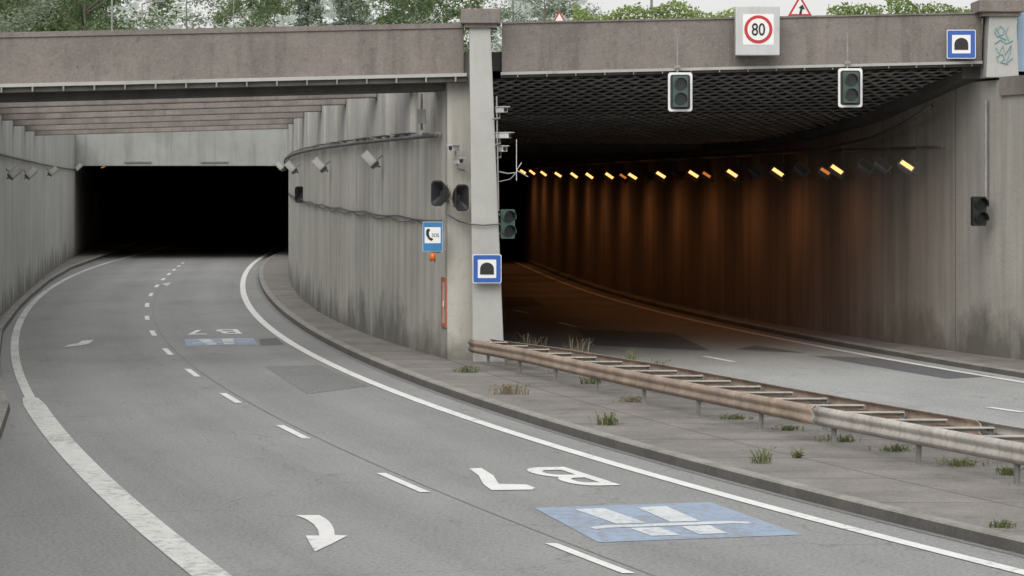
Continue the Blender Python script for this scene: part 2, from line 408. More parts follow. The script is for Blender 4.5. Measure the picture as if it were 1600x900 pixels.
for (x0,y0,x1,y1) in((1600,645,1545,637),(1147,566,1100,557),(901,511,873,504),(826,490,803,485)):
    A=gp(x0,y0);B=gp(x1,y1); fn=Lin([A,B])
    strip('lane_dash',Off(fn,-.07),Off(fn,.07),A[1],B[1],.008,M['white'],roadR,step=.5)
def gpoly(name,pix,z,mat,parent,label=None):
    V=[(*gp(x,y),z) for x,y in pix]
    return mk(name,V,[tuple(range(len(V)))[::-1]],mat,parent,True,[(v[0],v[1]) for v in V],label=label)
def wpoly(name,P,z,mat,parent):
    V=[(p[0],p[1],z) for p in P]; return mk(name,V,[tuple(range(len(V)))],mat,parent,True,[(v[0],v[1]) for v in V])
gpoly('road_patch',[(412,572),(500,571),(575,603),(480,616)],.004,M['patchm'],road)
gpoly('road_patch',[(405,530),(432,528),(445,539),(407,540)],.004,M['patch'],road)
gpoly('road_patch',[(1268,556),(1380,560),(1556,588),(1480,592)],.004,M['patch'],roadR)
gpoly('road_patch',[(788,464),(830,464),(850,478),(788,480)],.004,M['patch'],roadR)
gpoly('road_patch',[(900,515),(1050,520),(1110,548),(930,540)],.004,M['patch'],roadR)
gpoly('road_patch',[(1180,540),(1260,552),(1150,546)],.004,M['patch'],roadR)
strip('road_seam',Off(DL,.16),Off(DL,.170),20,120,.0055,M['patch'],road)
def roadtext(s,cx,cy,d,w,L,mat):
    me=textmesh(s,1.,0,.012); xs=[v.co.x for v in me.vertices]; yy=[v.co.y for v in me.vertices]
    x0,x1,y0,y1=min(xs),max(xs),min(yy),max(yy); d=Vector(d).normalized(); u=Vector((d.y,-d.x))
    for v in me.vertices:
        a=((v.co.x-x0)/(x1-x0)-.5)*w; b=((v.co.y-y0)/(y1-y0)-.5)*L; v.co=Vector((cx+u.x*a+d.x*b,cy+u.y*a+d.y*b,.008))
    me.materials.clear(); me.materials.append(mat)
    o=link(bpy.data.objects.new('road_lettering',me)); o.parent=road
d1=(.25,-.97)
c=gp(887,745); roadtext('B',c[0],c[1],d1,.55,2.3,M['white'])
gpoly('road_lettering',[(733,733),(752,732),(771,744),(779,757),(822,758),(836,763),(832,766),(768,767),(755,757),(748,744)],.008,M['white'],road)
d2=(.14,-.99)
c=gp(357,518.5); roadtext('B',c[0],c[1],d2,.5,2.2,M['white'])
c=gp(305,519.5); roadtext('7',c[0],c[1],d2,.42,2.2,M['white'])
def autobahn(Q):
    Q=[Vector(gp(*q)) for q in Q]
    def bl(a,b): return Q[0]*(1-a)*(1-b)+Q[1]*a*(1-b)+Q[2]*a*b+Q[3]*(1-a)*b
    wpoly('road_symbol_field',[bl(0,1),bl(1,1),bl(1,0),bl(0,0)],.004,M['bluep'],road)
    def P(L): wpoly('road_symbol',[bl(*q) for q in L],.008,M['whites'],road)
    def lane(t0,t1,c0,c1):
        f=lambda b:(t0+(c0-t0)*b,t1+(c1-t1)*b)
        for b0,b1 in((.09,.55),(.68,.90)):
            l0,r0=f(b0);l1,r1=f(b1); P([(l1,b1),(r1,b1),(r0,b0),(l0,b0)])
    lane(.18,.35,.31,.45); lane(.54,.71,.53,.67)
    P([(.10,.68),(.17,.65),(.83,.65),(.90,.68),(.91,.62),(.83,.58),(.17,.58),(.09,.62)])
autobahn([(835,794),(1110,785),(1253,836),(935,848)])
autobahn([(288,530),(395,528),(403,538.5),(291,541)])
gpoly('lane_arrow',[(462,806),(499,806),(510,812),(518,820),(522,829),(523,837),(543,838),(520,850),(492,863),(484,850),(478,838),(499,838),(497,829),(490,820),(478,812)],.008,M['white'],road)
gpoly('lane_arrow',[(100,543),(108,539),(122,537),(128,533),(147,531.5),(138,538),(122,540.5)],.008,M['whitew'],road)
gpoly('lane_arrow',[(252,444),(268,441),(262,447)],.008,M['whitew'],road)

def kerb(fn,sgn,Y0,Y1,h=.12):
    V=[];Fc=[];Y=ys(Y0,Y1,1.)
    for y in Y:
        x=fn(y)
        for dx,z in((0,-.02),(.015,h-.015),(.035,h+.004),(.17,h+.004)): V.append((x+sgn*dx,y,z))
    for i in range(len(Y)-1):
        for k in range(3): q=i*4+k; Fc.append((q,q+1,q+5,q+4) if sgn<0 else (q,q+4,q+5,q+1))
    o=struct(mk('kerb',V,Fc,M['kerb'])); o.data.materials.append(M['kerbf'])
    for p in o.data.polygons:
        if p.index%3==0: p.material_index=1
    return o
kerb(KR,1,3,240); kerb(KL,-1,3,240); kerb(Off(RE,.45),1,3,240,.1); kerb(MR,-1,3,57.5)
struct(strip('pavement',Off(KR,.17),lambda y:MR(y)-.17,3,57.5,.12,M['pave'],cols=5,ref=KR))
struct(strip('pavement',Off(KR,.17),Off(WC,.02),57.5,240,.12,M['pave'],cols=4,ref=KR))
struct(strip('pavement',lambda y:WL(y)-.05,lambda y:KL(y)-.17,3,240,.12,M['pave'],cols=3,ref=KL))
struct(strip('pavement',Off(RE,.62),lambda y:WRR(y)+.05,3,240,.096,M['pave'],cols=3,ref=RE))
strip('gutter_dirt',Off(KR,-.10),Off(KR,-.004),5,140,.0052,M['patchm'],road)
# ---------------------------------------------------------------- walls
tag(ribwall('retaining_wall',WL,-.6,-.02,5.6,56.5,141,M['wallL']),'long grey ribbed concrete retaining wall stained dark, beside the road','wall')
tag(ribwall('retaining_wall',WL,-.6,-.02,4.92,-20,56.4,M['wallL']),'grey concrete retaining wall beside the approach road','wall')
dw=tag(ribwall('dividing_wall',WC,.55,-.02,5.6,57.12,141,M['wallC']),'curved grey concrete wall with dark streaks between the two carriageways','wall')
y=60.3
while y<139:
    a,b=y,y+2.5; xa,xb=WC(a),WC(b)
    MB().frus([(xa-.10,a,4.22),(xa+.05,a,4.22),(xb+.05,b,4.22),(xb-.10,b,4.22),(xa-.10,a,5.59),(xa+.05,a,5.59),(xb+.05,b,5.59),(xb-.10,b,5.59)]).done('pilaster',M['pilaster'],dw,True,bevel=.012)
    y+=3.1
tag(ribwall('tunnel_wall',WL,-.6,-.02,4.4,141,240,M['wallLs']),'soot-dark concrete tunnel side wall','wall')
tag(ribwall('tunnel_wall',WC,.55,-.02,4.9,141.02,240,M['wallLs']),'soot-dark concrete wall between tunnel tubes','wall')
tag(ribwall('tunnel_wall',WRR,.6,-.02,lambda y:5.15 if y<60.5 else 5.1,8,240,M['wallR']),'long curved concrete tunnel wall, painted daylight-pale at the mouth and soot brown inside','wall')
cop=MB(); Y=ys(20,58.2,2)
for a,b in zip(Y[:-1],Y[1:]):
    xa,xb=WRR(a),WRR(b); cop.frus([(xa-.06,a,4.86),(xa+.7,a,4.86),(xb+.7,b,4.86),(xb-.06,b,4.86),(xa-.06,a,5.2),(xa+.7,a,5.2),(xb+.7,b,5.2),(xb-.06,b,5.2)])
tag(cop.done('wall_coping',M['parapet'],world=True),'heavy weathered concrete coping on top of the wall','wall coping')

P0=Vector((-14.5,141,0))
pt=thing('tunnel_portal',P0,'dark tunnel mouth under a grey concrete lintel','tunnel portal')
V=MB(); xl=WL(141);xr=WC(141)
V.box(((xl+xr)/2,141.4,5.0),(xr-xl+1.,.8,1.75)); V.done('lintel',M['lintel'],pt,True,bevel=.02)
V=MB(); V.box(((xl+xr)/2,141.35,5.95),(xr-xl+1.4,.9,.15)); V.done('lintel_coping',M['lintel'],pt,True)
def ceil_l():
    V=[];Fc=[];Y=ys(141.9,240,4)
    for y in Y: V+= [(WL(y)-.5,y,4.55),(WC(y)+.5,y,4.55)]
    for i in range(len(Y)-1): q=2*i;Fc.append((q,q+2,q+3,q+1))
    n=len(V);V+=[(WL(240)-1,240,-.5),(WC(240)+1,240,-.5),(WC(240)+1,240,5),(WL(240)-1,240,5)];Fc.append((n,n+1,n+2,n+3))
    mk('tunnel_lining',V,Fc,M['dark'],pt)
ceil_l()
for (px,pw) in((215,1.2),(335,1.2)):
    V=MB(); V.box((at(px,245,140.9).x,140.95,at(0,253,140.9).z),(pw,.06,.05)); V.done('portal_fitting',M['steel'],pt,True)

for Yb_ in(60.0,64.5,70,76.5,84,92.5,101):
    xa=WL(Yb_)-.05; xb=WC(Yb_)-.11; zb_=4.79+.028*(xb+.16*Yb_); za=4.79+.028*(xa+.16*Yb_)
    V=MB(); w=.42
    V.frus([(xa,Yb_,za),(xb,Yb_,zb_),(xb,Yb_+w,zb_),(xa,Yb_+w,za),(xa,Yb_,za+.75),(xb,Yb_,zb_+.75),(xb,Yb_+w,zb_+.75),(xa,Yb_+w,za+.75)])
    o=V.done('concrete_strut',M['beam'],world=True,bevel=.025); tag(o,'weathered reddish-grey concrete strut spanning above the road','concrete beam','struts across the open cutting')
# ---------------------------------------------------------------- bridge
br=thing('bridge',(-.4,57.3,5.0),'low concrete road bridge with weathered brownish parapet above both openings','bridge')
def slabX(x0,x1,zb,zt,y0,y1,name,mat,n=24,bev=0):
    V=[];Fc=[]
    for i in range(n+1):
        x=x0+(x1-x0)*i/n
        for (yy,z) in((y0,zb(x)),(y0,zt(x)),(y1,zt(x)),(y1,zb(x))): V.append((x,YB(x)+yy,z))
    for i in range(n):
        for k in range(4): a=i*4+k;b=i*4+(k+1)%4; Fc.append((a,a+4,b+4,b)[::-1])
    Fc.append((0,1,2,3));e=n*4;Fc.append((e+3,e+2,e+1,e))
    o=mk(name,V,Fc,mat,br)
    bm=bmesh.new();bm.from_mesh(o.data);bmesh.ops.recalc_face_normals(bm,faces=bm.faces[:]);bm.to_mesh(o.data);bm.free();return o
slabX(-16,-.86,lambda x:ZL(x)+.02,lambda x:ZT(x)-.09,0,.35,'parapet',M['parapet'])
slabX(-16,-.86,lambda x:ZT(x)-.09,ZT,-.03,.39,'parapet_coping',M['parapet'])
slabX(-.18,8.62,lambda x:ZL(x)+.02,lambda x:ZT(x)-.03,0,.35,'parapet',M['parapet'])
slabX(-.18,8.62,lambda x:ZT(x)-.03,ZT,-.03,.39,'parapet_coping',M['parapet'])
slabX(-16,-.80,lambda x:ZL(x)-.04,lambda x:ZL(x)+.02,-.10,.5,'ledge',M['pillar'])
slabX(-.2,8.62,lambda x:ZL(x)-.03,lambda x:ZL(x)+.02,-.10,.5,'ledge',M['pillar'])
slabX(-16,-.80,lambda x:ZL(x)-.13,lambda x:ZL(x)-.041,-.02,.5,'edge_beam',M['dark'])
slabX(-16,-1.2,lambda x:ZL(x)-.26,lambda x:ZL(x)-.04,.51,1.5,'deck',M['dark'])
slabX(-.2,8.62,lambda x:ZL(x)-.07,lambda x:ZL(x)-.031,-.02,.5,'edge_beam',M['dark'])
slabX(-1.2,9.2,lambda x:ZL(x)+.06,lambda x:5.62+.02*x,.36,4.8,'deck',M['dark'])
for i in range(16):
    x=-8.8+i*.52; V=MB(); V.box((x,YB(x)-.06,ZL(x)-.085),(.03,.07,.085)); V.done('ledge_bracket',M['steel'],br,True)
for i in range(17):
    x=.1+i*.52; V=MB(); V.box((x,YB(x)-.06,ZL(x)-.055),(.02,.07,.04)); V.done('ledge_bracket',M['steel'],br,True)

def pillar(bl,br_,tl,tr,zb,zt,y0,y1,label,cap):
    e=thing('bridge_pillar',((bl+br_)/2,(y0+y1)/2,zb),label,'pillar')
    MB().frus([(bl,y0,zb),(br_,y0,zb),(br_,y1,zb),(bl,y1,zb),(tl,y0,zt),(tr,y0,zt),(tr,y1,zt),(tl,y1,zt)]).done('shaft',M['pillar'],e,True,bevel=.015)
    cx=(cap[0]+cap[1])/2
    MB().box((cx,(y0+y1)/2,(cap[2]+cap[3])/2),(cap[1]-cap[0],y1-y0+.3,cap[3]-cap[2])).done('cap',M['parapet'],e,True,bevel=.02)
    MB().box((cx,(y0+y1)/2,cap[2]-.035),((cap[1]-cap[0])*.82,y1-y0+.14,.07)).done('cap_neck',M['parapet'],e,True)
    return e
s_=56.4/F
pl=pillar((739-800)*s_,(788-800)*s_,(733-800)*s_,(766-800)*s_,.1,H+(292-38)*s_,56.4,57.1,'tapered pale concrete pillar between the tunnel mouths',((720-800)*s_,(782-800)*s_,H+(292-37)*s_,H+(292-14)*s_))
s2=58.3/F
pr=pillar((1541-800)*s2,(1592-800)*s2,(1546-800)*s2,(1588-800)*s2,H+(292-121)*s2,H+(292-18)*s2,58.3,59.1,'pale concrete pier with teal graffiti at the bridge end',((1528-800)*s2,(1600-800)*s2,H+(292-19)*s2,H+(292-0)*s2))
g=MB()
def scr(pts): g.tube([Vector(((x-800)*s2,58.283,H+(292-y)*s2)) for x,y in pts],.009,5)
scr([(1557,43),(1554,50),(1558,57),(1566,54),(1570,47),(1564,41),(1558,46),(1563,58),(1572,62)]); scr([(1575,42),(1571,52),(1576,63)])
scr([(1554,68),(1563,62),(1572,68),(1582,63)]); scr([(1556,74),(1560,84),(1567,71),(1570,86),(1580,70),(1578,84)])
scr([(1560,97),(1557,89),(1565,84),(1570,92),(1562,97),(1574,100)]); scr([(1576,86),(1571,100),(1582,90)])
g.done('graffiti',M['graf'],pr,True)
nb=thing('noise_barrier',(9.32,58.9,5.2),'bluish glass noise barrier between steel posts','noise barrier')
for x in(9.26,10.18,11.03): MB().box((x,58.9,5.95),(.04,.08,1.5)).done('post',M['steel'],nb,True)
for x in(9.72,10.6): MB().box((x,58.9,6.0),(.84,.05,1.35)).done('glass_panel',M['panelglass'],nb,True)

# ---------------------------------------------------------------- right tunnel ceiling
tc=thing('tunnel_ceiling',(4,58,5.1),'dark ceiling of overlapping louvre plates in the tunnel mouth','tunnel ceiling')
ZC=lambda X,t: (5.14+.0306*X) + ((-.55*(t/6.)) if t<6 else (-.55-.33*(t-6)/8.) if t<14 else -.88) - (.0306*X)*min(1,t/10.)
def ceil_r():
    V=[];Fc=[];T=[.45,2,4,6,8,11,14]+[14+4*i for i in range(1,40)];n=8
    for t in T:
        for k in range(n+1):
            yb=57.+t; a=WC(max(yb,57.3))+.5; b=WRR(yb+1.4*(1-min(1,t/14)))+.3; x=a+(b-a)*k/n; y=YB(x)+t if t<14 else YB(x)*max(0,1-(t-14)/30)+57*(min(1,(t-14)/30))+t
            V.append((x,y,ZC(x,t)+.045))
    for i in range(len(T)-1):
        for k in range(n): q=i*(n+1)+k;Fc.append((q,q+n+1,q+n+2,q+1))
    o=mk('soffit',V,Fc,M['deep'],tc); o.data.materials.append(M['dark'])
    for p in o.data.polygons:
        if p.index>=n*8: p.material_index=1
    V=[];Fc=[]
    row=0;t=.55
    while t<21:
        for k in range(-2,56):
            w=.27; x=-1.+k*w+(row%2)*w/2; y=YB(x)+t; xr=WRR(y)-.02; xl=WC(max(57.3,y))+.5
            if x<xl or x+w>xr: continue
            z=ZC(x,t); n=len(V); hgt=.022+R.uniform(-.012,.012); tl=R.uniform(-.006,.006)
            V+=[(x+.002,y+.05,z+.025),(x+w/2,y-.10,z+.015+tl),(x+w-.002,y+.05,z+.025),(x+w/2,y+.30,z+.03),(x+w/2,y+.13,z-hgt+tl)]
            Fc+=[(n,n+4,n+1),(n+1,n+4,n+2),(n,n+3,n+4),(n+4,n+3,n+2)]
        t+=.38+.006*row;row+=1
    mk('louvre_plates',V,Fc,M['louver'],tc)
    for i in range(14):
        t=21.8+i*2.6; y=57+t; a=WC(y)+.55;b=WRR(y); V=MB(); V.box(((a+b)/2,y,4.2),(b-a,.22,.16)); V.done('ceiling_rib',M['dark'],tc,True)
    V=MB(); V.box((0,240,2),(30,.3,6)); V.done('tunnel_end',M['dark'],tc,True)
    V=MB(); Y=ys(59.1,120,1.)
    def zb(y,x):
        t=max(.3,y-YB(x)); return ZC(x,t)-.16
    for a,b in zip(Y[:-1],Y[1:]):
        xa,xb=WRR(a),WRR(b); za,zz=zb(a,xa),zb(b,xb)
        V.frus([(xa-.34,a,za),(xa+.1,a,za),(xb+.1,b,zz),(xb-.34,b,zz),(xa-.34,a,za+.35),(xa+.1,a,za+.35),(xb+.1,b,zz+.35),(xb-.34,b,zz+.35)])
    V.done('haunch_beam',M['dark'],tc,True)
ceil_r()

# ---------------------------------------------------------------- cable tray + cables on walls
def on(fn,x,y,lo,hi,off=0.):
    Y=solve(fn,x,lo,hi); return Vector((fn(Y)+off,Y,H-(y-HY)*Y/F))
def wallrun(name,fn,off,z,Y0,Y1,r,mat,label,cat,sag=0,seg=6,per=5.):
    Y=ys(Y0,Y1,.5); V=MB(); V.tube([(fn(y)+off,y,(z(y) if callable(z) else z)-sag*abs(math.sin(math.pi*(y-57)/per))) for y in Y],r,seg); o=V.done(name,mat,world=True,smooth=True); tag(o,label,cat); return o
wallrun('cable_tray',WC,-.14,4.12,57.4,140,.04,M['pipe'],'dark cable conduit running along the concrete wall','cable conduit')
tr=MB()
for y in ys(57.6,139,1.2): tr.box((WC(y)-.07,y,4.17),(.14,.04,.05))
tr.done('conduit_bracket',M['steel'],bpy.data.objects['cable_tray'],True)['kind']='stuff'
wallrun('cable',WC,-.05,lambda y:2.60+(y-57)*.009,57.4,104,.018,M['cabin'],'black cable bundle sagging along the wall','cable',.04)
wallrun('cable',WC,-.05,lambda y:2.56+(y-57)*.009,57.4,104,.012,M['cabin'],'thin black cable looped along the wall','cable',.07,6,3.1)
wallrun('cable_tray',WL,.09,3.95,60,140,.035,M['pipe'],'dark cable conduit running along the ribbed wall','cable conduit')
wallrun('cable_tray',WRR,-.28,3.95,60.2,139,.035,M['pipe'],'dark conduit carrying the tunnel lamps','cable conduit')
tag(MB().tube([at(700,336,57.0),at(718,346,56.9),at(733,350,56.35),at(755,352,56.33),at(782,350,56.35)],.015,6).done('cable',M['cabin'],world=True),'black cable strapped round the pillar','cable')
xq=on(WRR,1545,0,56,62).x-.06; yq=on(WRR,1545,0,56,62).y-.05
tag(MB().tube([(xq,yq,4.8),(xq,yq,2.9)],.03,8).done('conduit_pipe',M['rod'],world=True),'grey conduit running down the tunnel wall','conduit')
tag(MB().tube([(WRR(60.5)-.40,60.5,4.72),(WRR(62)-.40,62,4.42),(WRR(64)-.4,64,4.15),(WRR(67)-.4,67,3.98),(WRR(75)-.4,75,3.94),(WRR(100)-.4,100,3.94)],.05,8).done('pipe',M['pipe'],world=True,smooth=True),'thick dark pipe along the top of the tunnel wall','pipe')

# ---------------------------------------------------------------- lamps
def lamp_proto(name,face,label,cat,group,w=.46,h=.30,fw=.84,fh=.74):
    e=thing(name,(0,0,0),label,cat,group)
    MB().frus([(-w/2,-.09,-h/2),(w/2,-.09,-h/2),(w/2*.9,.09,-h/2*.85),(-w/2*.9,.09,-h/2*.85),(-w/2,-.09,h/2),(w/2,-.09,h/2),(w/2*.9,.09,h/2*.85),(-w/2*.9,.09,h/2*.85)]).done('housing',M['steel'],e,bevel=.012)
    MB().box((0,-.093,0),(w*fw,.006,h*fh)).done('lamp_glass',face,e)
    MB().tube([(-w/2-.015,0,-.02),(-w/2-.015,.14,.05),(w/2+.015,.14,.05),(w/2+.015,0,-.02)],.013,6).tube([(0,.14,.05),(0,.18,.24)],.018,6).done('bracket',M['steel'],e)
    return e
def clone(e,loc,rot):
    c=e.copy(); link(c); c.location=loc; c.rotation_euler=rot
    for ch in e.children:
        k=ch.copy(); link(k); k.parent=c
    return c
def place(e,lst):
    for i,(l,r) in enumerate(lst):
        if i==0: last=(l,r)
        else: clone(e,l,r)
    e.location,e.rotation_euler=last
fl=lamp_proto('floodlight',M['glass'],'grey box floodlight bracketed to the concrete wall','floodlight','floodlights on the walls of the cutting',.36,.20)
L=[]
for (x,y) in((600,250),(518,258),(471,262)):
    p=on(WC,x,y,57,103,-.28); L.append((p,(rd(-30),rd(38),rd(-40))))
p=Vector((WC(112)-.3,112,H-(260-HY)*112/F)); L.append((p,(rd(-30),rd(38),rd(-40))))
for (x,y) in((112,262),(70,268),(33,271),(5,270)):
    p=on(WL,x,y,75,140,.28); L.append((p,(rd(-30),rd(-38),rd(40))))
place(fl,L)
def lrot(tilt=0): return (rd(-35),rd(32+tilt),rd(-22))
tl=lamp_proto('tunnel_lamp',M['glow'],'box-shaped tunnel lamp glowing orange above the wall','tunnel lamp','orange lamps along the tunnel wall',.35,.15,.76,.55)
lit=[(1455,262),(1341,268),(1246,272),(1175,274),(1112,275),(1060,276),(1013,278),(976,277),(943,277),(918,276),(892,275),(868,273),(849,271),(834,270)]
L=[]
def lightat(loc,en):
    ld=bpy.data.lights.new('sodium_light','SPOT'); ld.energy=en; ld.color=(1,.42,.15); ld.spot_size=rd(176); ld.spot_blend=1.; ld.shadow_soft_size=.25
    lo=link(bpy.data.objects.new('tunnel_lamp_light',ld)); lo.location=loc; lo.rotation_euler=(rd(-4),rd(-18),0)
for (x,y) in lit:
    p=on(WRR,x,y,58,140,-.45); L.append((p,lrot(R.uniform(-3,3))))
    lightat(p+Vector((-1.0,-.15,-.22)), 8 if x>1400 else 20 if x>1300 else 36 if x>1000 else 42)
place(tl,L)
td=lamp_proto('tunnel_lamp',M['glowd'],'box-shaped tunnel lamp glowing dim orange','tunnel lamp','orange lamps along the tunnel wall',.30,.13,.7,.5)
L=[(on(WRR,x,y,58,140,-.45),lrot()) for (x,y) in((1322,271),(1134,276),(998,278))]
Yd=168; z=H+(292-262.5)*Yd/F; L.append((Vector(((161-800)*Yd/F,Yd,z)),(rd(-35),rd(-20),rd(20))))
lightat(Vector(((161-800)*Yd/F+1.5,Yd,z-.2)),9)
place(td,L)
tu=lamp_proto('tunnel_lamp',M['pipe'],'unlit grey box-shaped tunnel lamp','tunnel lamp','orange lamps along the tunnel wall',.34,.17)
L=[(on(WRR,x,y,58,140,-.42),lrot(R.uniform(-3,3))) for (x,y) in((1412,260),(1384,262),(1283,267),(1212,270),(1085,272),(1037,273))]; place(tu,L)
hr=MB()
for x in(1458,1412,1341,1283,1246,1212,1175,1112,1060,1013):
    p=on(WRR,x,262,58,140,-.32); hr.tube([p+Vector((.0,0,.1)),(p.x,p.y,4.15 if p.y>62 else 4.6)],.013,5)
hr.done('hanger_rod',M['pipe'],bpy.data.objects['pipe'],True)['kind']='stuff'

# ---------------------------------------------------------------- signs
def depthX(x):
    Y=57.
    for _ in range(6): Y=YB((x-800)*Y/F)
    return Y
Y=depthX(1183)-.3; e=thing('speed_limit_sign',at(1183,87,Y),'grey box sign with red ring and number 80 on the parapet','speed limit sign')
k=Y/F; w=69*k;h=77*k
MB().box((0,0,h/2),(w,.26,h)).done('housing',M['lgrey'],e,bevel=.02)
MB().prism(rrect(48*k,48*k,.01,3,1*k,h/2+2*k),-.134,-.131).done('face_panel',M['wsign'],e)
MB().prism(circ(22*k,1*k,h/2+2*k),-.140,-.136).done('red_ring',M['red'],e)
MB().prism(circ(17*k,1*k,h/2+2*k),-.146,-.142).done('disc',M['wsign'],e)
text_part('numerals','80',27*k,M['blk'],e,(1*k,-.150,h/2+2*k),.80,.0035)
for sx in(-.2,.2): MB().box((sx,.2,h*.6),(.05,.2,.05)).done('bracket',M['steel'],e)
def tunnel_sign(x,y,Y,size,rot,label):
    k=Y/F; S=size*k; e=thing('tunnel_sign',at(x,y,Y),label,'tunnel sign','blue tunnel signs',rot)
    MB().prism(rrect(S,S,.03),-.0,.02).done('plate',M['wsign'],e)
    MB().prism(rrect(S*.95,S*.95,.025),-.004,-.001).done('blue_field',M['blue'],e)
    MB().prism(rrect(S*.64,S*.64,.01),-.009,-.006).done('white_panel',M['wsign'],e)
    P=[(-.24,-.20),(-.24,0.0)]+[(-.24*math.cos(math.pi*i/10),.0+.22*math.sin(math.pi*i/10)) for i in range(1,10)]+[(.24,0.0),(.24,-.20)]
    MB().prism([(a*S,b*S) for a,b in P],-.014,-.011).done('tunnel_symbol',M['blk'],e)
    MB().box((0,.06,0),(.05,.10,S*.8)).done('bracket',M['steel'],e)
tunnel_sign(761,420,56.2,45,0,'square blue tunnel sign on the pale pillar')
tunnel_sign(1502,69,depthX(1502)-.2,45,rd(-4),'square blue tunnel sign on the bridge parapet')
def tl_head(e,k,cx=0,cz=0,y0=-.10,w=24,h=50,mat='green'):
    MB().prism(rrect(w*k,h*k,.03,4,cx,cz),y0,y0+.14).done('housing',M[mat],e,bevel=.004)
    for s in(1,-1):
        z=cz+s*h*k*.24
        MB().prism(circ(9.3*k,cx,z,24),y0-.012,y0-.002).done('lens',M['lens'],e)
        V=[];Fc=[];n=14;r=10*k
        for i in range(n+1):
            a=rd(-20+220*i/n)
            for (yy,rr) in((y0-.001,r),(y0-.15,r*.98)): V.append((cx+rr*math.cos(a),yy,z+rr*math.sin(a)))
        for i in range(n): q=2*i;Fc.append((q,q+1,q+3,q+2))
        o=mk('visor',V,Fc,M[mat],e,False); m=o.modifiers.new('s','SOLIDIFY'); m.thickness=.006
for (x,y,rt) in((1063,143.5,55),(1329,137,50)):
    Y=depthX(x)-.28; k=Y/F; e=thing('traffic_light',at(x,y,Y),'two-lens green traffic light on white-edged backboard hung from the bridge','traffic light','traffic lights at the tunnel mouth')
    MB().prism(rrect(38*k,61*k,.05,5),.045,.065).done('backboard_border',M['wsign'],e)
    MB().prism(rrect(31*k,54*k,.045,5),.038,.042).done('backboard',M['black'],e)
    tl_head(e,k,w=24,h=48)
    MB().tube([(-4*k,.10,29*k),(-4*k,.10,(y-rt)*k)],.018,6).box((-4*k,.10,40*k),(.10,.05,.05)).done('hanger',M['rod'],e)
for (x,y,Y,lab,mt) in((792,350,56.5,'two-lens green traffic light fixed to the side of the pillar','green'),(1528,330,on(WRR,1540,0,57,62).y-.4,'two-lens dark traffic light fixed to the tunnel wall','black')):
    k=Y/F; e=thing('traffic_light',at(x,y,Y),lab,'traffic light','traffic lights at the tunnel mouth'); e.rotation_euler=(0,0,rd(14))
    tl_head(e,k,w=22,h=46,mat=mt)
    sx=-1 if x<1000 else 1
    for zz in(.17,-.17): MB().box((sx*.14,.02,zz),(.12,.05,.04)).done('bracket',M['steel'],e)
Y=on(WC,700,0,57,60).y-.3; k=Y/F; e=thing('emergency_phone_sign',at(676,369.5,Y),'blue emergency phone sign with black handset and SOS, on the wall','emergency phone sign')
MB().prism(rrect(31*k,46*k,.01),0,.02).done('plate',M['wsign'],e)
MB().prism(rrect(30*k,45*k,.01),-.004,-.001).done('blue_field',M['blue2'],e)
MB().prism(rrect(25*k,25*k,.005,3,0,2*k),-.009,-.006).done('white_panel',M['wsign'],e)
hp=[(-9,10),(-5,11),(-4,7),(-6,6),(-5.5,0),(-3,-4),(-1,-3.5),(1,-6),(-2,-8.5),(-6,-6),(-10,0),(-10.5,6)]
MB().prism([(a*k,(b+1.5)*k) for a,b in hp],-.014,-.011).done('handset_symbol',M['blk'],e)
text_part('lettering','SOS',8.*k,M['blk'],e,(4.4*k,-.013,2.*k),.80,.0)
MB().box((17*k,.06,-2*k),(.06,.10,40*k)).done('bracket',M['steel'],e)
e=thing('warning_beacon',at(676,405,Y),'small orange beacon lamp under the phone sign','beacon light')
MB().tube([(0,0,-.02),(0,0,.05),(0,0,.09),(0,0,.115)],[.055,.058,.05,.02],14).done('lens',M['orange'],e,smooth=True)
MB().tube([(0,0,-.06),(0,0,-.02)],.045,12).done('base',M['steel'],e)
MB().box((.06,.05,.12),(.16,.03,.03)).done('bracket',M['steel'],e)
Ya=solve(WC,705,57.15,60);Yc=solve(WC,691,57.15,63);xa=WC(Ya)-.02
e=thing('hydrant_cabinet',(xa,(Ya+Yc)/2,1.0),'orange-red framed cabinet let into the wall','hydrant cabinet')
zt=H-(434-HY)*Ya/F; zb=H-(512-HY)*Ya/F
m=MB()
def seg(Y1,Y2,z1,z2):
    m.frus([(WC(Y1)-.025,Y1,z1),(WC(Y1)+.01,Y1,z1),(WC(Y2)+.01,Y2,z1),(WC(Y2)-.025,Y2,z1),(WC(Y1)-.025,Y1,z2),(WC(Y1)+.01,Y1,z2),(WC(Y2)+.01,Y2,z2),(WC(Y2)-.025,Y2,z2)])
dY=(Yc-Ya)*.18
seg(Ya,Ya+dY,zb,zt);seg(Yc-dY,Yc,zb,zt);seg(Ya+dY,Yc-dY,zt-.07,zt);seg(Ya+dY,Yc-dY,zb,zb+.07)
m.done('frame',M['redo'],e,True)
m=MB(); m.frus([(WC(Ya+dY)-.008,Ya+dY,zb+.07),(WC(Ya+dY)+.01,Ya+dY,zb+.07),(WC(Yc-dY)+.01,Yc-dY,zb+.07),(WC(Yc-dY)-.008,Yc-dY,zb+.07),(WC(Ya+dY)-.008,Ya+dY,zt-.07),(WC(Ya+dY)+.01,Ya+dY,zt-.07),(WC(Yc-dY)+.01,Yc-dY,zt-.07),(WC(Yc-dY)-.008,Yc-dY,zt-.07)])
m.done('door',M['lgrey'],e,True)
ym=(Ya+Yc)/2; MB().box((WC(ym)-.02,ym,zb+.42),(.02,.14,.10)).done('handle',M['wsign'],e,True)
